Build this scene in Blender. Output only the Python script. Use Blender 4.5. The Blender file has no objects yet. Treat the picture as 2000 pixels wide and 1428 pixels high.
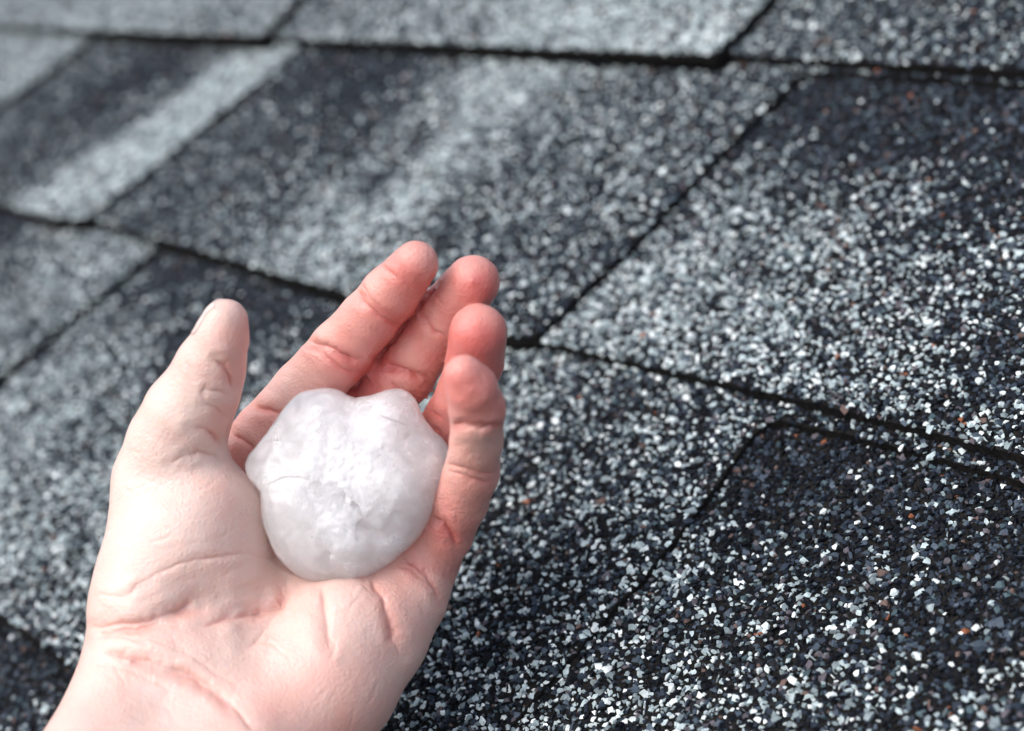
import bpy, math
import numpy as np
from mathutils import Matrix, Vector
rng = np.random.default_rng(7)
R = math.radians
# ------------------------------------------------------------------ camera geometry
CX, CY, F = 1000.0, 714.0, 2956.6              # the photograph's own pixel grid, 2000 x 1428
U = np.array([0.67337, 0.18241, -0.71645]); U /= np.linalg.norm(U)      # along a shingle course (camera axes: right, down, forward)
N = np.array([-0.37919, -0.74670, -0.54650]); N -= U * (U @ N); N /= np.linalg.norm(N)   # roof normal
V = np.cross(N, U)                             # up the slope
PITCH = R(24)
Q0 = np.array([300, 386, F]) / F * 0.352       # roof point the eye is led to
def ray(p): return np.array([(p[0]-CX)/F, (p[1]-CY)/F, 1.0])
def uv(p, h=0.0):                              # where a sight line meets the roof plane raised by h
    r = ray(p); t = (N @ Q0 + h) / (N @ r); X = r*t - Q0
    return np.array([X @ U, X @ V])
W3 = np.array([[1,0,0],[0,math.cos(PITCH),math.sin(PITCH)],[0,-math.sin(PITCH),math.cos(PITCH)]])  # rows: u,v,n in the world
A3 = np.stack([U, V, N])                       # rows: u,v,n in camera axes
ROOF_Z = 4.0
def c2w(P):                                    # camera axes -> world
    P = np.atleast_2d(P)
    return (P - Q0) @ A3.T @ W3 + np.array([0, 0, ROOF_Z])
S = bpy.context.scene
C = S.collection
cam = bpy.data.cameras.new('camera'); cam.sensor_width = 36; cam.lens = F/2000*36
cam.clip_start = 0.01; cam.clip_end = 200
co = bpy.data.objects.new('camera', cam); C.objects.link(co)
ax = np.array([[1,0,0],[0,-1,0],[0,0,-1]]) @ A3.T @ W3
M = Matrix(ax.T.tolist()).to_4x4(); M.translation = Vector(c2w([0,0,0])[0])
co.matrix_world = M
cam.dof.use_dof = True; cam.dof.focus_distance = 0.333; cam.dof.aperture_fstop = 8.8; cam.dof.aperture_blades = 0
S.camera = co
# ------------------------------------------------------------------ sky and sun (overcast)
w = bpy.data.worlds.new('World'); S.world = w; w.use_nodes = True
nt = w.node_tree; bg = nt.nodes['Background']
sky = nt.nodes.new('ShaderNodeTexSky'); sky.sky_type = 'NISHITA'; sky.sun_disc = False
SUN_EL, SUN_AZ = R(50), R(192)
sky.sun_elevation = SUN_EL; sky.sun_rotation = SUN_AZ; sky.air_density = 1.0; sky.dust_density = 3.0
hs = nt.nodes.new('ShaderNodeHueSaturation'); hs.inputs['Saturation'].default_value = 0.55
nt.links.new(sky.outputs[0], hs.inputs['Color']); nt.links.new(hs.outputs[0], bg.inputs[0])
bg.inputs[1].default_value = 0.15
sl = bpy.data.lights.new('sun', 'SUN'); sl.energy = 0.9; sl.angle = R(55); sl.color = (1, .97, .93)
so = bpy.data.objects.new('sun', sl); C.objects.link(so)
sd = Vector((math.sin(SUN_AZ)*math.cos(SUN_EL), math.cos(SUN_AZ)*math.cos(SUN_EL), math.sin(SUN_EL)))
so.rotation_euler = sd.to_track_quat('Z', 'Y').to_euler(); so.location = (0, 0, 8)
vs = S.view_settings; vs.view_transform = 'Standard'; vs.look = 'None'; vs.gamma = 1; vs.use_curve_mapping = False
vs.exposure = 0.9
# ------------------------------------------------------------------ materials
def mat(name):
    m = bpy.data.materials.new(name); m.use_nodes = True
    return m, m.node_tree, m.node_tree.nodes['Principled BSDF']
def nd(t, kind, **kw):
    n = t.nodes.new(kind)
    for k, v in kw.items():
        if k in n.inputs: n.inputs[k].default_value = v
        else: setattr(n, k, v)
    return n
def asphalt():
    m, t, b = mat('asphalt')
    tc = nd(t, 'ShaderNodeTexCoord'); n = nd(t, 'ShaderNodeTexNoise', Scale=900.0, Detail=4.0)
    t.links.new(tc.outputs['Object'], n.inputs['Vector'])
    r = nd(t, 'ShaderNodeValToRGB'); e = r.color_ramp.elements
    e[0].position, e[0].color = .35, (.0035,.0038,.0045,1); e[1].position, e[1].color = .7, (.016,.014,.0125,1)
    t.links.new(n.outputs[0], r.inputs[0]); t.links.new(r.outputs[0], b.inputs['Base Color'])
    bp = nd(t, 'ShaderNodeBump', Strength=.45, Distance=.0005); t.links.new(n.outputs[0], bp.inputs['Height'])
    t.links.new(bp.outputs[0], b.inputs['Normal']); b.inputs['Roughness'].default_value = .85
    b.inputs['Specular IOR Level'].default_value = .12
    return m
def granule_mat():
    m, t, b = mat('mineral_granule')
    a = nd(t, 'ShaderNodeAttribute', attribute_type='INSTANCER', attribute_name='gcol')
    tc = nd(t, 'ShaderNodeTexCoord'); n = nd(t, 'ShaderNodeTexNoise', Scale=1.6, Detail=3.0)
    t.links.new(tc.outputs['Object'], n.inputs['Vector'])
    mr = nd(t, 'ShaderNodeMapRange'); mr.inputs['From Min'].default_value=.3; mr.inputs['From Max'].default_value=.7
    mr.inputs['To Min'].default_value=.72; mr.inputs['To Max'].default_value=1.2
    t.links.new(n.outputs[0], mr.inputs['Value'])
    mx = nd(t, 'ShaderNodeVectorMath', operation='SCALE')
    t.links.new(a.outputs['Color'], mx.inputs[0]); t.links.new(mr.outputs[0], mx.inputs['Scale'])
    t.links.new(mx.outputs[0], b.inputs['Base Color'])
    b.inputs['Roughness'].default_value = .55; b.inputs['Specular IOR Level'].default_value = .14
    return m
M_ASPH, M_GRAN = asphalt(), granule_mat()
# ------------------------------------------------------------------ mesh helpers
def mesh_obj(name, verts, faces, material, parent=None, smooth=False):
    me = bpy.data.meshes.new(name); me.from_pydata([tuple(v) for v in verts], [], faces)
    me.materials.append(material); me.validate(); me.update()
    if smooth: me.polygons.foreach_set('use_smooth', [True]*len(me.polygons))
    o = bpy.data.objects.new(name, me); C.objects.link(o)
    if parent: o.parent = parent
    return o
def in_poly(P, poly):
    x, y = P[:,0], P[:,1]; r = np.zeros(len(P), bool); j = len(poly)-1
    for i in range(len(poly)):
        xi, yi = poly[i]; xj, yj = poly[j]
        r ^= ((yi > y) != (yj > y)) & (x < (xj-xi)*(y-yi)/(yj-yi+1e-12)+xi); j = i
    return r
# ------------------------------------------------------------------ the roof: deck, shingles, granules
roofM = Matrix(W3.T.tolist()).to_4x4(); roofM.translation = Vector((0,0,ROOF_Z))
deck = mesh_obj('roof', [(-3,-.5,-.03),(1.5,-.5,-.03),(1.5,1.6,-.03),(-3,1.6,-.03),(-3,-.5,-.0145),(1.5,-.5,-.0145),(1.5,1.6,-.0145),(-3,1.6,-.0145)],
    [(0,3,2,1),(4,5,6,7),(0,1,5,4),(1,2,6,5),(2,3,7,6),(3,0,4,7)], M_ASPH)
deck.matrix_world = roofM; deck['kind'] = 'structure'
gc = bpy.data.collections.new('granule_shapes')                 # never linked to the scene: shapes for the instancer
for k in range(9):
    import bmesh
    bm = bmesh.new(); P = rng.normal(size=(11,3)); P /= np.linalg.norm(P,axis=1)[:,None]
    P *= rng.uniform(.75,1.1,(11,1)); P *= np.array([rng.uniform(.42,.62), rng.uniform(.36,.51), rng.uniform(.28,.43)])
    for p in P: bm.verts.new(p)
    r_ = bmesh.ops.convex_hull(bm, input=bm.verts)
    for v in [v for v in bm.verts if not v.link_faces]: bm.verts.remove(v)
    me = bpy.data.meshes.new('granule'); bm.to_mesh(me); bm.free(); me.materials.append(M_GRAN)
    gc.objects.link(bpy.data.objects.new('granule_shape', me))
def granule_tree():
    g = bpy.data.node_groups.new('granule_scatter', 'GeometryNodeTree')
    g.interface.new_socket('Geometry', in_out='INPUT', socket_type='NodeSocketGeometry')
    g.interface.new_socket('Geometry', in_out='OUTPUT', socket_type='NodeSocketGeometry')
    i = g.nodes.new('NodeGroupInput'); o = g.nodes.new('NodeGroupOutput')
    ci = g.nodes.new('GeometryNodeCollectionInfo'); ci.inputs['Collection'].default_value = gc
    ci.inputs['Separate Children'].default_value = True; ci.inputs['Reset Children'].default_value = True
    ip = g.nodes.new('GeometryNodeInstanceOnPoints'); ip.inputs['Pick Instance'].default_value = True
    def att(name, ty):
        a = g.nodes.new('GeometryNodeInputNamedAttribute'); a.data_type = ty; a.inputs['Name'].default_value = name; return a.outputs['Attribute']
    er = g.nodes.new('FunctionNodeEulerToRotation')
    g.links.new(att('grot','FLOAT_VECTOR'), er.inputs[0])
    L = g.links
    L.new(i.outputs[0], ip.inputs['Points']); L.new(ci.outputs[0], ip.inputs['Instance'])
    L.new(att('gidx','INT'), ip.inputs['Instance Index']); L.new(er.outputs[0], ip.inputs['Rotation'])
    L.new(att('gsize','FLOAT_VECTOR'), ip.inputs['Scale']); L.new(ip.outputs[0], o.inputs[0])
    return g
GT = granule_tree()
PAL = np.array([[.0025,.0036,.0062],[.005,.0068,.0115],[.022,.031,.047],[.060,.079,.105],   # darks
                [.40,.475,.49],[.62,.68,.68],[.20,.245,.26],[.80,.85,.85],                 # lights
                [.10,.09,.105],[.055,.085,.10],[.26,.095,.05],[.12,.08,.07]])            # odd ones
def granule_colours(n, light):
    a = rng.random(n); b = rng.random(n)
    c = np.where(a < .34, 0, np.where(a < .62, 1, np.where(a < .84, 2, 3)))
    l = np.where(b < .36, 4, np.where(b < .58, 5, np.where(b < .90, 6, 7)))
    k = np.where(rng.random(n) < light*(.78+.27*light), l, c)
    z = rng.random(n); k = np.where(z < .035, 8, np.where(z < .075, 9, np.where(z < .0765, 10, np.where(z < .086, 11, k))))
    return PAL[k] * rng.uniform(.8, 1.2, (n,1))
# each shingle: height of its face above the roof plane (mm), outline through pixels of the photograph, colour blend anchors (x, y, share of pale granules)
SH = [
 (15.5, [(-600,15),(-160,42),(0,50),(250,61),(512,71),(575,5),(700,-140),(840,-300),(-600,-150)], [(0,20,.50),(250,30,.58),(450,40,.48)]),
 (10.8, [(380,65),(512,73),(900,88),(1395,107),(1505,-5),(1600,-110),(1770,-300),(800,-300)], [(560,40,.36),(700,30,.48),(900,40,.52),(1150,50,.76),(1350,60,.7),(1200,-40,.68)]),
 (6.4, [(1200,99),(1395,108),(1700,122),(2000,138),(2160,147),(2600,182),(2600,-300),(1600,-300)], [(1450,80,.36),(1700,60,.3),(1950,80,.26)]),
 (10.6, [(-600,250),(-185,350),(-110,292),(0,207),(90,143),(168,84),(190,55),(-600,0)], [(60,120,.58),(20,170,.56)]),
 (7.3, [(-210,346),(0,397),(70,419),(140,430),(172,424),(270,348),(380,262),(480,180),(582,98),(620,60),(60,60)],
       [(50,330,.22),(200,190,.12),(320,130,.1),(110,260,.22),(20,300,.22),(240,235,.26),(330,180,.2),
        (90,395,.7),(200,310,.74),(300,240,.76),(400,170,.76),(500,120,.76),(540,115,.72),(160,400,.7),(260,330,.74),(380,230,.76),(450,180,.76)]),
 (3.3, [(-100,360),(172,432),(420,502),(680,577),(900,636),(1000,660),(1046,656),(1085,622),(1130,575),(1240,474),(1350,357),(1460,248),(1563,147),(1588,141),(1800,150),(2000,164),(2160,173),(2600,205),(2600,60),(300,60)],
       [(250,420,.3),(400,350,.25),(520,260,.22),(640,150,.1),(760,140,.1),(500,450,.3),(430,300,.25),(700,250,.2),(780,330,.22),
        (640,500,.68),(740,400,.7),(850,300,.72),(960,180,.75),(1020,140,.75),(600,540,.6),(560,490,.6),
        (900,480,.3),(1000,520,.3),(1050,330,.33),(1200,300,.35),(1350,170,.35),(1150,160,.42),(1000,420,.32),(1100,480,.33),(1450,170,.3),(950,600,.35),(820,560,.4),(1800,152,.2),(1800,130,.1)]),
 (0.8, [(900,632),(1046,664),(1400,744),(1700,814),(2000,891),(2170,934),(2600,1040),(2600,100),(1400,100)],
       [(1700,200,.05),(1850,170,.04),(1990,330,.1),(1620,200,.08),(1800,230,.05),(1950,240,.05),(1600,300,.16),(1500,330,.22),(1450,400,.56),(1300,560,.66),(1150,650,.62),(1600,480,.52),(1750,420,.36),
        (1900,380,.2),(1500,620,.56),(1700,600,.5),(1900,560,.42),(1500,740,.52),(1750,780,.48),(1950,860,.45),(1950,700,.22),(1350,690,.55)]),
 (0.6,[(-800,640),(-300,990),(-120,836),(0,738),(140,620),(289,500),(330,440),(-800,160)], [(30,480,.35),(0,455,.12),(150,520,.5),(100,600,.55),(20,650,.5)]),
 (-2.2,[(-320,975),(-160,1087),(0,1199),(160,1312),(420,1490),(720,1690),(860,1595),(1000,1416),(1110,1290),(1190,1200),(1262,1122),(1370,985),(1475,846),(1500,826),(1530,822),(1640,846),(1800,886),(2000,941),(2170,985),(2600,1095),(2600,950),(1000,560),(100,300),(-330,900)],
       [(360,530,.08),(450,600,.12),(560,600,.1),(300,600,.2),(600,640,.15),(250,650,.5),(150,720,.62),(80,850,.6),(100,1000,.55),(150,1150,.5),(60,1150,.5),(520,680,.3),(400,800,.55),(500,700,.4),
        (1080,700,.5),(1250,750,.35),(1400,800,.36),(1060,900,.34),(1250,870,.45),(1380,900,.5),(1150,1000,.38),(1000,1050,.36),(1280,1020,.4),(950,1250,.36),(1100,1180,.4),(900,1400,.42),
        (1600,830,.3),(1900,900,.25)]),
 (-4.3,[(780,1700),(1000,1420),(1262,1120),(1400,930),(1480,820),(2170,960),(2600,1070),(2600,1800)],
       [(1520,900,.08),(1500,1000,.1),(1430,1050,.2),(1600,900,.1),(1750,950,.16),(1900,980,.2),(1350,1110,.5),(1250,1200,.55),(1150,1330,.5),(1050,1420,.5),(1450,1150,.34),
        (1600,1080,.16),(1700,1150,.3),(1850,1100,.22),(1950,1150,.1),(1800,1220,.16),(1930,1230,.12),(1400,1300,.5),(1600,1300,.5),(1300,1400,.5),(1750,1350,.45),(1950,1350,.42),(1530,1200,.4),(1850,1000,.1),(1980,1180,.07),(1880,1280,.1),(1990,1280,.12)]),
 (-10.0,[(-800,610),(0,1180),(160,1290),(440,1470),(780,1720),(300,1900),(-800,1800)], [(40,1250,.02),(80,1320,.08),(40,1400,.2),(120,1400,.2)]),
]
polys = []
for h, px, an in SH:
    base = np.array([uv(p, h*1e-3) for p in px]); out = []
    for i in range(len(base)):                                       # finer, slightly ragged cut edges
        a, b = base[i], base[(i+1) % len(base)]; L = np.linalg.norm(b-a); n = max(1, int(L/.0025))
        nrm = np.array([-(b-a)[1], (b-a)[0]])/(L+1e-9)
        for k in range(n):
            j = 0 if n < 3 else rng.normal()*.00016 + .00014*math.sin(k*.37+i*2.1)*math.sin(k*.11)
            out.append(a + (b-a)*k/n + nrm*j)
    polys.append(np.array(out))
TILT = {9: (0, -.012, .045, 0), 5: (-.0066, 0, 0, -.095)}                              # the bared base sheet lifts towards its lower edge
def smooth_noise(P, cell):
    """value noise on the roof plane"""
    G = P/cell; i = np.floor(G).astype(int); f = G-i; f = f*f*(3-2*f)
    def hsh(a, b): return np.modf(np.abs(np.sin(a*127.1+b*311.7)*43758.5453))[0]
    a = hsh(i[:,0],i[:,1]); b = hsh(i[:,0]+1,i[:,1]); c = hsh(i[:,0],i[:,1]+1); d = hsh(i[:,0]+1,i[:,1]+1)
    return (a*(1-f[:,0])+b*f[:,0])*(1-f[:,1]) + (c*(1-f[:,0])+d*f[:,0])*f[:,1]
for si, (h, px, an) in enumerate(SH):
    poly = polys[si]; z = h*1e-3; th = .0040; n = len(poly)
    if (np.roll(poly,-1,0)[:,1]*poly[:,0]-np.roll(poly,-1,0)[:,0]*poly[:,1]).sum() < 0: poly = poly[::-1]
    ku, kv, v0, u0 = TILT.get(si, (0, 0, 0, 0)); zf = lambda u, v: z + ku*(u-u0) + kv*(v-v0)
    vt = [(*p, zf(*p)) for p in poly] + [(p[0]+rng.normal()*.0001, p[1]+rng.normal()*.0001, zf(*p)-th) for p in poly]
    fc = [tuple(range(n)), tuple(range(2*n-1, n-1, -1))] + [(i, i+n, (i+1) % n + n, (i+1) % n) for i in range(n)]
    o = mesh_obj('shingle', vt, fc, M_ASPH, deck)
    # granules pressed into this shingle's face
    lo, hi = poly.min(0), poly.max(0); d = .00112
    gx, gy = np.meshgrid(np.arange(lo[0], hi[0], d), np.arange(lo[1], hi[1], d*.9)); gx[1::2] += d/2
    P = np.stack([gx.ravel(), gy.ravel()], 1)
    X = Q0 + P[:,:1]*U + P[:,1:]*V + N*z; pxl = np.stack([X[:,0]/X[:,2]*F+CX, X[:,1]/X[:,2]*F+CY], 1)
    k = (X[:,2] > .1) & (pxl[:,0] > -470) & (pxl[:,0] < 2420) & (pxl[:,1] > -230) & (pxl[:,1] < 1700)
    P, pxl, X = P[k], pxl[k], X[k]
    P = P + rng.uniform(-.45, .45, P.shape)*d
    k = in_poly(P, poly)
    for sj, (h2, _, _) in enumerate(SH):
        if h2 > h: k &= ~in_poly(P + np.array([-.001, .006])*0, polys[sj])
    k &= rng.random(len(P)) < np.where((pxl[:,0] < -120) | (pxl[:,1] < -80) | (pxl[:,0] > 2120) | (pxl[:,1] > 1520), .7, .93)
    P, X = P[k], X[k]; m = len(P)
    if m == 0: continue
    A = np.array([uv(a[:2], z) for a in an]); val = np.array([a[2] for a in an])
    D = ((P[:,None,:]-A[None])*np.array([1.0,.45])); wgt = 1/((D**2).sum(2)+.004**2)**1.7
    light = (wgt*val).sum(1)/wgt.sum(1)
    light = np.clip(.42+(light-.42)*1.3, .02, .97)
    light = light*(.75+.5*smooth_noise(P,.006)) + (smooth_noise(P+5,.0024)-.5)*.3*np.clip(light*3,0,1)
    me = bpy.data.meshes.new('granules')
    Z = zf(P[:,:1], P[:,1:])+.00012 + rng.uniform(-.0001,.00022,(m,1))
    me.vertices.add(m); me.vertices.foreach_set('co', np.hstack([P,Z]).astype(np.float32).ravel())
    def att(nm, ty, arr, fld):
        a = me.attributes.new(nm, ty, 'POINT'); a.data.foreach_set(fld, np.ascontiguousarray(arr).ravel())
    rot = np.stack([rng.normal(0,.30,m), rng.normal(0,.30,m), rng.uniform(0,6.283,m)],1).astype(np.float32)
    sz = (np.exp(rng.normal(0,.26,(m,1)))*.00158*np.ones((1,3))).clip(.0009,.0031).astype(np.float32)
    att('grot','FLOAT_VECTOR',rot,'vector'); att('gsize','FLOAT_VECTOR',sz,'vector')
    att('gidx','INT',rng.integers(0,9,m).astype(np.int32),'value')
    col = np.ones((m,4),np.float32); col[:,:3] = granule_colours(m, light); att('gcol','FLOAT_COLOR',col,'color')
    print('granules', m)
    me.materials.append(M_GRAN)
    g = bpy.data.objects.new('granules', me); C.objects.link(g); g.parent = o; g['kind'] = 'stuff'
    md = g.modifiers.new('scatter', 'NODES'); md.node_group = GT
# ------------------------------------------------------------------ the hand
D0 = 0.325
def pt(x, y, h):                                # pixel of the photograph + millimetres towards the eye -> camera axes, metres
    d = D0 - h*1e-3; return np.array([(x-CX)/F*d, (y-CY)/F*d, d])
def rad(r, h): return r*(D0-h*1e-3)/F
CH = {   # chains of joints: x, y, height (mm), radius (px)
 'index':  [(455,950,-19,78),(520,852,-14,66),(594,766,-10,63),(668,684,-5,62),(718,626,0,57),(763,574,5,56),(812,515,11,46)],
 'middle': [(585,960,-24,80),(655,878,-21,68),(724,797,-17,67),(787,724,-12,66),(828,670,-7,61),(866,621,-2,60),(924,551,6,54)],
 'ring':   [(720,1020,-24,80),(800,955,-20,62),(845,890,-14,58),(884,822,-7,57),(908,766,0,54),(927,708,8,56),(934,650,14,58)],
 'pinky':  [(800,1105,-9,84),(862,1040,-3,62),(898,980,4,55),(922,922,11,54),(930,862,18,51),(932,798,25,55),(921,758,29,50),(906,732,31,41)],
 'thumb':  [(310,1130,6,112),(330,940,0,106),(344,868,3,93),(368,806,6,84),(394,762,8,73),(412,714,10,66),(432,662,13,51),(441,626,14,44)],
 'palm':   [],
}
PALM = [ [(460,945,-20,76),(430,1080,-12,100),(400,1200,-2,120),(390,1330,6,130)],
         [(590,955,-25,82),(540,1090,-18,100),(490,1220,-4,120),(440,1350,6,130)],
         [(725,1015,-23,80),(660,1120,-16,100),(590,1240,-4,116),(500,1370,6,130)],
         [(808,1095,-9,84),(775,1160,-4,98),(722,1232,1,116),(650,1335,8,126),(560,1450,12,130)],
         [(660,1230,6,96),(620,1320,10,110)],
         [(310,1130,6,112),(296,1200,7,118),(305,1300,9,140),(270,1400,14,141),(114,1655,40,146)],
         [(520,1420,12,140),(400,1640,38,150)], [(400,1330,10,130),(390,1500,18,150),(260,1650,38,150)] ]
THENAR = [ [(310,1150,6,110),(370,1050,5,118),(396,990,4,94),(398,955,1,74)], [(420,1110,2,112),(442,1005,0,80)] ]
def seg(P, a, b, ra, rb):
    ba = b-a; t = np.clip(((P-a) @ ba)/(ba @ ba), 0, 1)
    return np.linalg.norm(P-a-t[:,None]*ba, axis=1) - (ra+(rb-ra)*t)
def smin(a, b, k):
    h = np.clip(.5+.5*(b-a)/k, 0, 1); return b*(1-h)+a*h-k*h*(1-h)
def chain(P, ch, k):
    d = None
    for (x0,y0,h0,r0),(x1,y1,h1,r1) in zip(ch, ch[1:]):
        s = seg(P, pt(x0,y0,h0), pt(x1,y1,h1), rad(r0,h0), rad(r1,h1)); d = s if d is None else smin(d, s, k)
    return d
FING = ['index','middle','ring','pinky']
def sdf(P, ids=False):
    fs = [chain(P, CH[n], .0012) for n in FING]
    f = fs[0]
    for g in fs[1:]: f = smin(f, g, .0011)
    p = None
    for ch in PALM:
        s = chain(P, ch, .002); p = s if p is None else smin(p, s, .006)
    t = chain(P, CH['thumb'], .002)
    for ch in THENAR: t = smin(t, chain(P, ch, .002), .004)
    if ids: return np.argmin(np.stack(fs+[t, p+.001]), 0)
    return smin(smin(p, t, .0035), f, .0035)
def grad(P, e=1e-4):
    g = np.stack([sdf(P+np.eye(3)[i]*e)-sdf(P-np.eye(3)[i]*e) for i in range(3)], 1)
    return g/(np.linalg.norm(g,axis=1)[:,None]+1e-9)
def surface_nets(fn, lo, hi, st):
    ax_ = [np.arange(l, h_+st, st) for l, h_ in zip(lo, hi)]; sh = tuple(len(a) for a in ax_)
    G = np.stack(np.meshgrid(*ax_, indexing='ij'), -1).reshape(-1,3); val = np.concatenate([fn(g) for g in np.array_split(G, 24)]).reshape(sh)
    s = val < 0; cs = tuple(n-1 for n in sh)
    acc = np.zeros(cs+(3,)); cnt = np.zeros(cs)
    cor = [(i,j,k) for i in (0,1) for j in (0,1) for k in (0,1)]
    sl_ = lambda c: val[c[0]:c[0]+cs[0], c[1]:c[1]+cs[1], c[2]:c[2]+cs[2]]
    for a in cor:
        for ax1 in range(3):
            if a[ax1]: continue
            b = list(a); b[ax1] = 1; va, vb = sl_(a), sl_(tuple(b)); m = (va < 0) != (vb < 0)
            t = np.where(m, va/(va-vb+1e-20), 0)
            q = np.zeros(cs+(3,)); q[...] = np.array(a, float); q[..., ax1] += t
            acc[m] += q[m]; cnt[m] += 1
    act = cnt > 0; idx = -np.ones(cs, int); idx[act] = np.arange(act.sum())
    ijk = np.argwhere(act); Vt = np.array(lo) + (ijk + acc[act]/cnt[act][:,None])*st
    Q = []
    for ax1 in range(3):
        o1, o2 = [(1,2),(2,0),(0,1)][ax1]
        a = np.take(s, range(sh[ax1]-1), ax1); b = np.take(s, range(1, sh[ax1]), ax1)
        for flip in (False, True):
            e = np.argwhere((a & ~b) if not flip else (~a & b))
            ok = (e[:,o1] > 0) & (e[:,o2] > 0) & (e[:,o1] < cs[o1]) & (e[:,o2] < cs[o2]); e = e[ok]
            def gi(d1, d2):
                f_ = e.copy(); f_[:,o1] -= d1; f_[:,o2] -= d2; return idx[f_[:,0], f_[:,1], f_[:,2]]
            q = np.stack([gi(1,1), gi(0,1), gi(0,0), gi(1,0)], 1); Q.append(q[:, ::-1] if flip else q)
    return Vt, np.concatenate(Q)
def relax(Vt, Q, it=1, lam=.5):
    E = np.concatenate([Q[:,[0,1]],Q[:,[1,2]],Q[:,[2,3]],Q[:,[3,0]]])
    for _ in range(it):
        acc = np.zeros_like(Vt); c = np.zeros(len(Vt))
        np.add.at(acc, E[:,0], Vt[E[:,1]]); np.add.at(c, E[:,0], 1); np.add.at(acc, E[:,1], Vt[E[:,0]]); np.add.at(c, E[:,1], 1)
        Vt = Vt + lam*(acc/c[:,None]-Vt)
    return Vt
def subdivide(Vt, Q):
    E = np.sort(np.concatenate([Q[:,[0,1]],Q[:,[1,2]],Q[:,[2,3]],Q[:,[3,0]]]), 1)
    ue, inv = np.unique(E, axis=0, return_inverse=True); inv = inv.reshape(-1); n = len(Q)
    ev = len(Vt)+inv; fv = len(Vt)+len(ue)+np.arange(n)
    e = [ev[:n], ev[n:2*n], ev[2*n:3*n], ev[3*n:]]
    NV = np.concatenate([Vt, Vt[ue].mean(1), Vt[Q].mean(1)])
    return NV, np.concatenate([np.stack([Q[:,i], e[i], fv, e[i-1]],1) for i in range(4)])
lo = pt(60,420,0)*[1,1,0] ; 
Vh, Qh = surface_nets(sdf, (-.125,-.035,.262), (.012,.125,.372), .0016)
for _ in range(2): Vh = relax(Vh, Qh, 1); Vh = Vh - grad(Vh)*sdf(Vh)[:,None]
for _ in range(2):
    Vh, Qh = subdivide(Vh, Qh); Vh = relax(Vh, Qh, 1, .4); Vh = Vh - grad(Vh)*sdf(Vh)[:,None]
Vh = relax(Vh, Qh, 26, .5)
def normals(Vt, Q):
    fn = np.cross(Vt[Q[:,2]]-Vt[Q[:,0]], Vt[Q[:,3]]-Vt[Q[:,1]]); n = np.zeros_like(Vt)
    for i in range(4): np.add.at(n, Q[:,i], fn)
    return n/(np.linalg.norm(n,axis=1)[:,None]+1e-12)
nh = normals(Vh, Qh); g_ = grad(Vh[:2000]); nh *= np.sign((nh[:2000]*g_).sum())
VN, _ = subdivide(np.hstack([Vh, nh]), Qh); Vh, Qh = subdivide(Vh, Qh); nh = VN[:,3:]/np.linalg.norm(VN[:,3:],axis=1)[:,None]
fid = sdf(Vh, True); print('hand verts', len(Vh))
pxh = np.stack([Vh[:,0]/Vh[:,2]*F+CX, Vh[:,1]/Vh[:,2]*F+CY], 1)
facing = np.clip(-(nh*Vh).sum(1)/np.linalg.norm(Vh,axis=1)*2.5+.1, 0, 1)
def poly_dist(P, line):
    d = np.full(len(P), 1e9); L = np.array(line, float)
    for a, b in zip(L, L[1:]):
        ba = b-a; t = np.clip(((P-a) @ ba)/(ba @ ba), 0, 1); d = np.minimum(d, np.linalg.norm(P-a-t[:,None]*ba, axis=1))
    return d
I, MI, RI, PI_, TH, PA = range(6)
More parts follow.
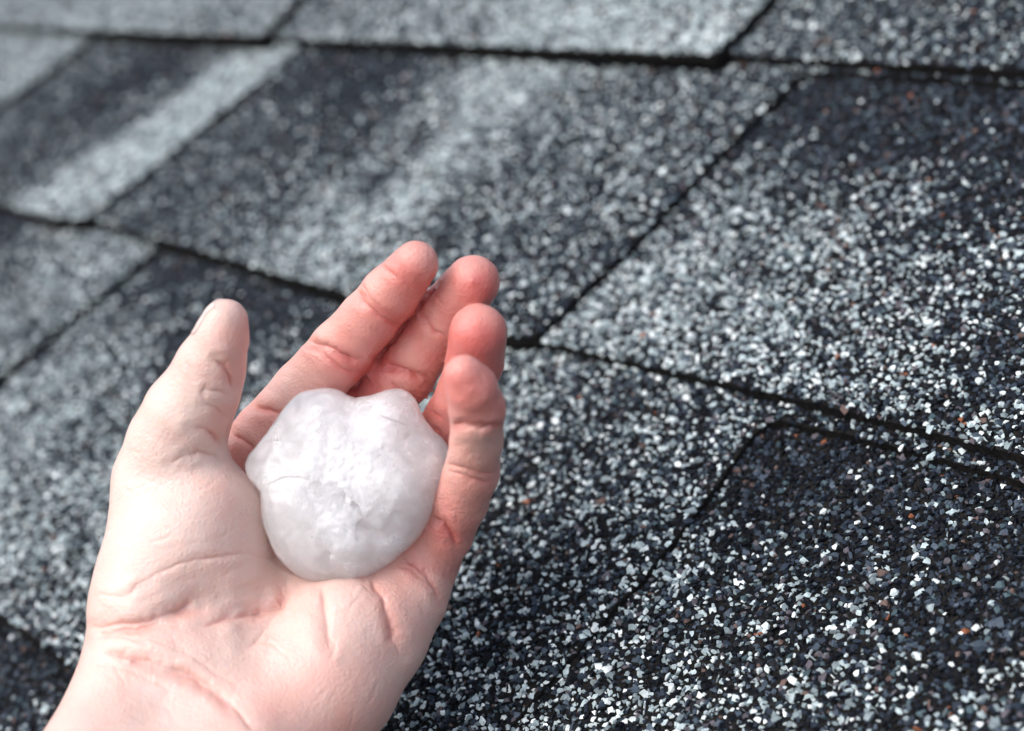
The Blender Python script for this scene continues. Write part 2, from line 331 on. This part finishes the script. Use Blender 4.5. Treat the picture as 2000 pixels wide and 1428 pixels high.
CREASES = [ ((I,MI), [(856,540),(840,572),(815,602),(785,642),(752,684),(722,722),(690,765)], 6, 5),
   # parts it crosses, line (px), width (px), depth (px)
 ((I,), [(692,562),(706,590),(738,618),(775,630),(790,626)], 7, 5), ((I,), [(700,545),(720,585),(760,612)], 4, 2),
 ((I,), [(742,512),(756,528),(775,545)], 4, 2.5),
 ((I,), [(602,660),(630,672),(665,692),(700,712)], 8, 7), ((I,), [(610,668),(640,700),(670,722),(700,732)], 7, 5),
 ((I,PA), [(490,790),(515,797),(550,805),(580,830)], 8, 6), ((I,PA), [(452,845),(490,872),(500,900)], 7, 4),
 ((MI,), [(812,606),(835,632),(872,662)], 6, 4), ((MI,), [(845,570),(870,600)], 4, 1.5), ((MI,), [(748,706),(785,722),(830,744)], 7, 5), ((MI,), [(760,745),(790,770),(820,780)], 6, 3),
 ((RI,), [(835,800),(855,812),(872,825)], 6, 4), ((RI,), [(835,828),(855,840),(868,858)], 5, 3), ((RI,), [(876,720),(920,740),(985,735)], 6, 3),
 ((PI_,), [(876,826),(905,832),(940,842),(984,834)], 6, 4), ((PI_,), [(872,776),(900,800)], 4, 1),
 ((PI_,), [(872,902),(905,912),(935,925),(968,930)], 6, 4.5), ((PI_,), [(874,915),(915,932),(960,948)], 6, 4.5),
 ((PI_,PA), [(840,1008),(862,1022),(880,1048),(896,1078)], 8, 8), ((PI_,PA), [(790,1092),(825,1118),(850,1150),(862,1176)], 7, 6), ((PA,PI_), [(770,1102),(800,1112),(835,1140)], 5, 2.5),
 ((PA,), [(722,1128),(750,1165),(768,1220),(782,1280)], 9, 5), ((PA,), [(628,1140),(634,1185),(640,1260)], 10, 3.5), ((PA,), [(700,1135),(728,1160)], 6, 2),
 ((PA,TH), [(564,1115),(560,1150),(545,1180),(490,1198),(440,1205),(395,1230)], 9, 5.5), ((PA,TH), [(545,1180),(520,1230),(480,1270)], 8, 2.5),
 ((PA,TH), [(180,1225),(240,1214),(310,1210),(350,1190),(385,1170)], 9, 5), ((PA,TH), [(178,1250),(240,1226),(300,1220),(345,1222)], 6, 3),
 ((PA,TH), [(250,1160),(310,1120),(380,1095),(470,1080),(545,1092)], 6, 2), ((PA,TH), [(180,1160),(240,1165),(300,1140)], 5, 1.5),
 ((PA,TH), [(200,1275),(300,1292),(380,1320),(450,1370),(500,1428)], 10, 4), ((PA,TH), [(330,1250),(400,1300),(470,1350)], 8, 2),
 ((PA,TH), [(180,1300),(260,1310),(330,1345)], 7, 1.5), ((PA,TH), [(200,1240),(300,1250),(360,1275)], 5, 1.5),
 ((PA,), [(722,1132),(758,1195),(775,1262)], 24, 4), ((PA,), [(630,1145),(640,1240)], 22, 3), ((PA,TH), [(562,1118),(545,1180),(490,1200)], 24, 7), ((PA,TH), [(180,1240),(300,1222),(385,1180)], 24, 8),
 ((PA,TH), [(250,1285),(380,1325),(460,1385)], 24, 5), ((PI_,PA), [(842,1012),(880,1050)], 18, 6), ((I,), [(600,664),(650,690),(700,716)], 16, 5), ((I,), [(694,568),(740,606),(790,622)], 16, 4), ((MI,), [(750,712),(830,746)], 16, 5), ((PI_,), [(876,828),(984,836)], 16, 5),
 ((TH,), [(420,700),(440,712),(452,735),(455,760)], 7, 5), ((TH,), [(362,702),(385,735)], 5, 1), ((TH,), [(374,836),(400,838),(420,850),(434,868)], 7, 5), ((TH,), [(395,790),(420,800),(440,815)], 6, 3), ((TH,), [(400,760),(425,762),(450,775)], 5, 2.5),
 ((TH,), [(365,888),(395,880),(420,888),(440,902)], 7, 4), ((TH,), [(330,905),(365,890)], 6, 2), ((TH,), [(405,740),(395,765),(400,790)], 5, 1.5),
]
disp = np.zeros(len(Vh)); crease_shade = np.zeros(len(Vh))
wob = pxh + 9*np.stack([smooth_noise(pxh,38.)-.5, smooth_noise(pxh+300,38.)-.5],1) + 4*np.stack([smooth_noise(pxh+50,13.)-.5, smooth_noise(pxh+450,13.)-.5],1)
vary = .45+1.1*smooth_noise(pxh+90,34.)
FINE = []                                       # the web of short shallow lines every palm has
for part, box, ang, num, ln in ((PA,(190,1150,560,1420),20,46,70),(PA,(520,1150,860,1420),-65,34,60),(TH,(240,880,500,1150),-12,34,60),(TH,(330,690,470,900),20,46,34),
        (TH,(400,590,480,690),70,10,30),(I,(500,660,700,840),40,22,34),(I,(680,520,850,660),38,20,30),(MI,(740,560,960,760),38,24,30),(RI,(840,620,990,860),12,16,26),(PI_,(866,700,985,1040),8,34,30),(PI_,(870,830,980,1040),80,20,40),(PA,(440,830,560,930),-40,14,40)):
    for _ in range(num):
        c_ = np.array([rng.uniform(box[0],box[2]), rng.uniform(box[1],box[3])]); a_ = R(ang+rng.normal()*22); l_ = ln*rng.uniform(.4,1.1)/2
        dv = np.array([math.cos(a_), math.sin(a_)])*l_; nn = np.array([-dv[1], dv[0]])*rng.normal()*.15
        FINE.append(((part,), [tuple(c_-dv), tuple(c_+nn), tuple(c_+dv)], rng.uniform(2.6,4.5), rng.uniform(.3,.75)))
for ids_, line, wd, dp in CREASES + FINE:
    L = np.array(line, float); mg = 20+7*wd; m = np.isin(fid, ids_) & (facing > 0)
    m &= (pxh[:,0] > L[:,0].min()-mg) & (pxh[:,0] < L[:,0].max()+mg) & (pxh[:,1] > L[:,1].min()-mg) & (pxh[:,1] < L[:,1].max()+mg)
    if not m.any(): continue
    d = poly_dist(wob[m], line)
    e = np.minimum(np.linalg.norm(pxh[m]-L[0],axis=1), np.linalg.norm(pxh[m]-L[-1],axis=1)); fade = np.clip(e/18, .25, 1)
    wd = wd*.62
    fade = fade*vary[m]
    disp[m] += facing[m]*fade*dp*(-np.exp(-(d/wd)**1.4)*1.1 + .30*np.exp(-((d-4.2*wd)/(2.6*wd))**2))
    crease_shade[m] = np.maximum(crease_shade[m], facing[m]*np.minimum(fade,1)*np.exp(-(d/(wd*1.3))**2)*min(1, dp/5))
disp *= D0/F
Vh = Vh + nh*disp[:,None]
# redness of the skin (flushed cold fingers, plus shade painted into finger groove and index base), anchors: x, y, value
RED = {I: [(815,490,.62),(800,540,.95),(760,580,.72),(720,560,.5),(700,650,.72),(690,690,.62),(640,650,.45),(600,740,.45),(660,740,.75),(560,760,.3),(520,850,.6),(500,840,.5),(790,640,.9),(750,690,.95),(710,730,1.05),(470,830,.6)],
 MI: [(930,510,.65),(935,560,1.0),(880,600,.8),(850,650,.62),(800,700,.65),(780,750,.62),(820,740,.7),(800,640,.85),(760,690,.95),(720,740,1.05)],
 RI: [(935,600,.7),(930,660,1.0),(960,720,.9),(860,820,.85),(850,850,.8)],
 PI_:[(905,700,.7),(905,750,.95),(935,800,.8),(930,860,.42),(900,900,.45),(940,940,.6),(900,1000,.72),(870,1040,.7),(925,980,.6)],
 TH: [(410,600,.25),(440,620,.28),(470,660,.5),(460,720,.5),(400,700,.2),(380,780,.12),(440,820,.42),(350,850,.14),(300,900,.1),(350,1000,.12),(450,960,.24),(420,900,.15),(280,1100,.16),(450,1080,.2)],
 PA: [(460,880,.7),(480,900,.75),(300,1200,.2),(250,1300,.22),(200,1350,.25),(350,1350,.15),(500,1120,.12),(480,1250,.2),(560,1200,.2),(650,1160,.22),(700,1220,.18),(620,1350,.36),(560,1380,.36),(700,1380,.38),(780,1300,.3),(820,1200,.35),(860,1150,.42),(830,1090,.65),(840,1050,.7),(450,1400,.2),(680,1420,.5),(700,1000,.5)] }
red = np.zeros(len(Vh))
for k_, an in RED.items():
    m = fid == k_; A = np.array(an); dd = ((pxh[m][:,None]-A[None,:,:2])**2).sum(2); wg = 1/(dd+500)**1.6
    red[m] = (wg*A[:,2]).sum(1)/wg.sum(1)
for _ in range(3):
    red = relax(red[:,None], Qh, 1, .8)[:,0]
red = relax(red[:,None], Qh, 12, .8)[:,0]
red += .22*crease_shade                            # creases run redder, mostly occlusion shade painted into the colour
me = bpy.data.meshes.new('hand'); base = c2w(pt(400,1340,8))[0]
Wd = c2w(Vh) - base
me.from_pydata(Wd.tolist(), [], Qh.tolist()); me.update()
me.polygons.foreach_set('use_smooth', [True]*len(me.polygons))
a = me.attributes.new('flush_shade', 'FLOAT', 'POINT'); a.data.foreach_set('value', np.clip(red,0,1.2).astype(np.float32))
hand = bpy.data.objects.new('hand', me); C.objects.link(hand); hand.location = Vector(base)
hand['label'] = 'pale bare left hand cupped palm up around a big hailstone, cold pink fingertips'; hand['category'] = 'hand'
def skin():
    m, t, b = mat('skin'); L = t.links
    at = nd(t, 'ShaderNodeAttribute', attribute_name='flush_shade'); tc = nd(t, 'ShaderNodeTexCoord')
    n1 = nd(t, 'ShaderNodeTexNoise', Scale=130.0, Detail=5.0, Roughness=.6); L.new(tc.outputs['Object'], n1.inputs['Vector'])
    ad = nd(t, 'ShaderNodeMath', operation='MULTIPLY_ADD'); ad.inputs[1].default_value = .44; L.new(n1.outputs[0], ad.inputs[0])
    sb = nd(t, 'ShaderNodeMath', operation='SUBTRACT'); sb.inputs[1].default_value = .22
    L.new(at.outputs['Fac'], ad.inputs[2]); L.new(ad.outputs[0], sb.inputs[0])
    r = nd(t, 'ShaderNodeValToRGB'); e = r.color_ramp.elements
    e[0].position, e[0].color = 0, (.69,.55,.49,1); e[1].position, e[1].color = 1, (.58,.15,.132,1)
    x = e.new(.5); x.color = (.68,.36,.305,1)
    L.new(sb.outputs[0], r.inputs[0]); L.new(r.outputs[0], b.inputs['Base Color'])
    b.inputs['Subsurface Weight'].default_value = .35; b.inputs['Subsurface Radius'].default_value = (1,.35,.18); b.inputs['Subsurface Scale'].default_value = .0028
    b.inputs['Roughness'].default_value = .36; b.inputs['Specular IOR Level'].default_value = .5
    v = nd(t, 'ShaderNodeTexVoronoi', Scale=950.0, feature='DISTANCE_TO_EDGE'); L.new(tc.outputs['Object'], v.inputs['Vector'])
    n2 = nd(t, 'ShaderNodeTexNoise', Scale=520.0, Detail=6.0, Roughness=.65, Distortion=.8); L.new(tc.outputs['Object'], n2.inputs['Vector'])
    b1 = nd(t, 'ShaderNodeBump', Strength=.5, Distance=.0003); L.new(v.outputs[0], b1.inputs['Height'])
    b2 = nd(t, 'ShaderNodeBump', Strength=.45, Distance=.0005); L.new(n2.outputs[0], b2.inputs['Height']); L.new(b1.outputs[0], b2.inputs['Normal'])
    L.new(b2.outputs[0], b.inputs['Normal'])
    return m
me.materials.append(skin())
# ------------------------------------------------------------------ the hailstone
OUT = [(587,766),(606,761),(638,757),(658,760),(680,772),(695,777),(722,772),(741,766),(764,759),(783,759),(799,766),(812,780),(820,800),(832,822),(848,842),(864,855),(875,871),(880,893),(877,922),(864,954),(851,990),(841,1012),(819,1048),(786,1080),(754,1106),(722,1125),(690,1136),(658,1136),(641,1138),(609,1135),(580,1122),(555,1101),(538,1080),(526,1051),(514,1016),(511,977),(509,958),(497,945),(484,929),(479,906),(487,887),(503,869),(522,845),(538,822),(555,797),(571,779)]
def hail():
    c = np.array([682., 948.]); O = np.array(OUT, float)-c; th = np.arctan2(O[:,1],O[:,0]); r = np.hypot(O[:,0],O[:,1])
    o = np.argsort(th); th, r = th[o], r[o]
    NT = 640
    T = np.linspace(-math.pi, math.pi, NT, endpoint=False)
    rr = np.interp(T, np.r_[th-2*math.pi, th, th+2*math.pi], np.r_[r,r,r])
    for _ in range(3): rr = (np.roll(rr,1)+rr*2+np.roll(rr,-1))/4
    ph = np.r_[np.linspace(-math.pi/2, 0, 70)[1:-1], np.arccos(np.sin(np.linspace(1, 0, 170)[:-1]*math.pi/2)**(1/.62))]
    NP = len(ph)+2
    TT, PP = np.meshgrid(T, ph); RR = np.broadcast_to(rr, TT.shape)
    rm = rr.mean(); rho = np.cos(PP)**np.where(PP > 0, .62, .9); sm = rho[...]**1.6
    rad_ = (RR*sm + rm*(1-sm))*rho                                    # lobes fade towards the middle
    hh = np.sign(PP)*np.abs(np.sin(PP))**.95*np.where(PP > 0, 102., 128.)
    x = rad_*np.cos(TT); y = rad_*np.sin(TT)
    P = np.stack([(x+c[0]).ravel(), (y+c[1]).ravel()], 1); z = hh.ravel(); front = (PP > 0).ravel()*np.sin(PP.ravel().clip(0))**.5
    g = lambda cx, cy, s: np.exp(-((P[:,0]-cx)**2+(P[:,1]-cy)**2)/s**2)
    dz = .55*(10*g(600,1000,60)-6*g(690,900,75)+14*g(790,950,55)+10*g(770,800,32)-9*g(700,800,28)+8*g(610,840,55)+9*g(680,1080,60)-8*g(560,900,26)-7*g(830,860,30)+6*g(530,905,22)-6*g(740,1010,24))
    def step(line, amp, wd, side=1):                                  # a chipped edge: one side drops sharply and recovers slowly
        L = np.array(line, float); d = poly_dist(P, line); best = np.full(len(P), 1e9); sg = np.zeros(len(P))
        for a, b in zip(L, L[1:]):
            ba = b-a; t = np.clip(((P-a)@ba)/(ba@ba),0,1); q = P-a-t[:,None]*ba; dd = np.hypot(q[:,0],q[:,1])
            s = np.sign(ba[0]*q[:,1]-ba[1]*q[:,0]); k = dd < best; best[k] = dd[k]; sg[k] = s[k]
        e = np.minimum(np.hypot(*(P-L[0]).T), np.hypot(*(P-L[-1]).T)); fd = np.clip(e/14,0,1)
        return -amp*fd*np.where(sg*side > 0, np.exp(-best/wd), np.exp(-(best/2.2)**2))
    dz += step([(697,968),(712,985),(722,1008),(745,1028),(756,1022),(768,1005),(776,990),(788,990),(800,998)], 24, 26, 1)
    dz += step([(632,1085),(640,1075),(648,1066),(656,1070),(664,1080)], 18, 13, 1)
    dz += step([(505,868),(525,862),(545,858),(570,858)], 10, 10, 1)
    dz += step([(530,945),(548,936),(570,926),(600,926),(625,932)], 4, 30, 1)
    dz += step([(744,802),(752,812),(780,822),(800,832),(812,845)], 9, 14, 1)
    dz += step([(706,1035),(708,1015),(716,1008),(722,1022),(738,1028)], 12, 10, 1)
    n1 = smooth_noise(P,26.)-.5; n2 = smooth_noise(P+77,9.)-.5; n3 = smooth_noise(P+31,4.)-.5
    cen = np.clip(g(690,900,95)+.8*g(668,1010,40)+.6*g(760,800,45)+.5*g(560,935,50), 0, 1)
    dz += n1*5 + n2*(1.2+1.4*cen) + n3*1.2*cen*np.clip(2*smooth_noise(P+9,17.)-.5,0,1)
    z = z + dz*front
    s = D0/F; H0 = 3.5
    D_ = D0-H0*1e-3-z*s
    X = np.stack([(P[:,0]-CX)/F*(D0-H0*1e-3), (P[:,1]-CY)/F*(D0-H0*1e-3), D_], 1)
    m = NP-2; q = []
    ii, jj = np.meshgrid(np.arange(m-1), np.arange(NT), indexing='ij'); j2 = (jj+1) % NT
    q = np.stack([ii*NT+jj, ii*NT+j2, (ii+1)*NT+j2, (ii+1)*NT+jj], -1).reshape(-1,4).tolist()
    X = np.vstack([X, X[:NT].mean(0), X[-NT:].mean(0)])
    q += [(len(X)-2, (j+1) % NT, j) for j in range(NT)] + [(len(X)-1, (m-1)*NT+j, (m-1)*NT+(j+1) % NT) for j in range(NT)]
    return X, q, np.r_[cen*front, 0, cen[-1]]
X, q, cen = hail()
hb = c2w(pt(682,948,-12))[0]
me = bpy.data.meshes.new('hailstone'); me.from_pydata((c2w(X)-hb).tolist(), [], q); me.update()
bm = bmesh.new(); bm.from_mesh(me); bmesh.ops.recalc_face_normals(bm, faces=bm.faces); bm.to_mesh(me); bm.free()
me.polygons.foreach_set('use_smooth', [True]*len(me.polygons))
a = me.attributes.new('frost', 'FLOAT', 'POINT'); a.data.foreach_set('value', cen.astype(np.float32))
hs_ = bpy.data.objects.new('hailstone', me); C.objects.link(hs_); hs_.location = Vector(hb)
hs_['label'] = 'large cloudy white lumpy hailstone resting in the palm of the hand'; hs_['category'] = 'hailstone'
def ice():
    """frosted core skin over clear ice: a rough refracting surface round a milky volume, whiter and rougher where it is frosted"""
    m, t, b = mat('cloudy_ice'); L = t.links
    tc = nd(t, 'ShaderNodeTexCoord'); at = nd(t, 'ShaderNodeAttribute', attribute_name='frost')
    n = nd(t, 'ShaderNodeTexNoise', Scale=170.0, Detail=7.0, Roughness=.62, Distortion=.6); L.new(tc.outputs['Object'], n.inputs['Vector'])
    ad = nd(t, 'ShaderNodeMath', operation='MULTIPLY_ADD'); ad.inputs[1].default_value = .35; L.new(at.outputs['Fac'], ad.inputs[0]); L.new(n.outputs[0], ad.inputs[2])
    mr = nd(t, 'ShaderNodeMapRange'); L.new(ad.outputs[0], mr.inputs['Value'])
    for k_, v_ in (('From Min',.46),('From Max',.92),('To Min',.98),('To Max',.42)): mr.inputs[k_].default_value = v_
    L.new(mr.outputs[0], b.inputs['Transmission Weight'])
    b.inputs['Base Color'].default_value = (.985,.975,.985,1)
    b.inputs['IOR'].default_value = 1.31; b.inputs['Roughness'].default_value = .1
    n2 = nd(t, 'ShaderNodeTexNoise', Scale=800.0, Detail=4.0); L.new(tc.outputs['Object'], n2.inputs['Vector'])
    vo = nd(t, 'ShaderNodeTexVoronoi', Scale=620.0, Randomness=1.0); L.new(tc.outputs['Object'], vo.inputs['Vector'])
    n3 = nd(t, 'ShaderNodeTexNoise', Scale=240.0, Detail=3.0); L.new(tc.outputs['Object'], n3.inputs['Vector'])
    gt = nd(t, 'ShaderNodeMapRange'); L.new(n3.outputs[0], gt.inputs['Value']); gt.inputs['From Min'].default_value = .5; gt.inputs['From Max'].default_value = .62   # glassy chips come in patches
    vm = nd(t, 'ShaderNodeMath', operation='MULTIPLY'); L.new(vo.outputs['Distance'], vm.inputs[0]); L.new(gt.outputs[0], vm.inputs[1])
    sm = nd(t, 'ShaderNodeMath', operation='ADD'); L.new(n2.outputs[0], sm.inputs[0]); vs_ = nd(t, 'ShaderNodeMath', operation='MULTIPLY'); vs_.inputs[1].default_value = .35; L.new(vm.outputs[0], vs_.inputs[0]); L.new(vs_.outputs[0], sm.inputs[1])
    mu = nd(t, 'ShaderNodeMath', operation='MULTIPLY'); L.new(sm.outputs[0], mu.inputs[0]); L.new(at.outputs['Fac'], mu.inputs[1])
    bp = nd(t, 'ShaderNodeBump', Strength=.32, Distance=.0005); L.new(mu.outputs[0], bp.inputs['Height']); L.new(bp.outputs[0], b.inputs['Normal'])
    v = nd(t, 'ShaderNodeVolumeScatter', Density=360.0, Anisotropy=.3); v.inputs['Color'].default_value = (.9995,.996,.9985,1)
    out = [x for x in t.nodes if x.type == 'OUTPUT_MATERIAL'][0]; L.new(v.outputs[0], out.inputs['Volume'])
    return m
S.cycles.max_bounces = 48; S.cycles.volume_bounces = 48; S.cycles.transmission_bounces = 24
me.materials.append(ice())

# ------------------------------------------------------------------ the thumbnail, seen almost edge-on: a plate hugging the thumb's outer side
def thumb_nail():
    a0, a1 = pt(428,664,12.6), pt(447,588,14.8); axn = (a1-a0)/np.linalg.norm(a1-a0)
    o_ = np.array([-.93,-.1,.36]); o_ -= axn*(o_@axn); o_ /= np.linalg.norm(o_); sd_ = np.cross(axn, o_)
    if sd_[2] > 0: sd_ = -sd_                                          # sd_ points towards the eye
    nu, nv, hug = 24, 21, 15
    G = np.zeros((nu, nv, 3))
    for i in range(nu):
        t = i/(nu-1)
        for j in range(nv):
            b_ = (j/(nv-1)*2-1); wv = 1-.25*max(0, 1-t*5)**2           # rounded at the root
            ang = R(62)*b_*wv
            G[i,j] = a0+(a1-a0)*t + (o_*math.cos(ang)+sd_*math.sin(ang))*.0046
    P = G[:hug].reshape(-1,3)
    for _ in range(8): P = P - grad(P)*(sdf(P)-.00012)[:,None]
    G[:hug] = P.reshape(hug,nv,3)
    dr = (G[hug-1]-G[hug-5])/4
    for i in range(hug, nu):
        bb = np.linspace(-1,1,nv); G[i] = G[hug-1]+dr*(i-hug+1)*(1-.30*bb[:,None]**2) - o_*.000012*(i-hug+1)**2
    inn = -grad(G.reshape(-1,3)).reshape(nu,nv,3); inn[hug:] = inn[hug-1]
    B = G+inn*.0006
    Vt = np.concatenate([G.reshape(-1,3), B.reshape(-1,3)]); n = nu*nv; f_ = []
    for i in range(nu-1):
        for j in range(nv-1):
            a = i*nv+j; f_ += [(a,a+1,a+nv+1,a+nv),(a+n,a+nv+n,a+nv+1+n,a+1+n)]
    ring = [j for j in range(nv)]+[i*nv+nv-1 for i in range(1,nu)]+[(nu-1)*nv+j for j in range(nv-2,-1,-1)]+[i*nv for i in range(nu-2,0,-1)]
    f_ += [(a+n, b+n, b, a) for a, b in zip(ring, ring[1:]+ring[:1])]
    m, t, b = mat('nail'); b.inputs['Base Color'].default_value = (.60,.475,.44,1); b.inputs['Roughness'].default_value = .25
    b.inputs['Subsurface Weight'].default_value = .15; b.inputs['Subsurface Scale'].default_value = .001
    o = mesh_obj('thumb_nail', c2w(Vt)-base, f_, m, hand, True)
    bm = bmesh.new(); bm.from_mesh(o.data); bmesh.ops.recalc_face_normals(bm, faces=bm.faces); bm.to_mesh(o.data); bm.free()
thumb_nail()
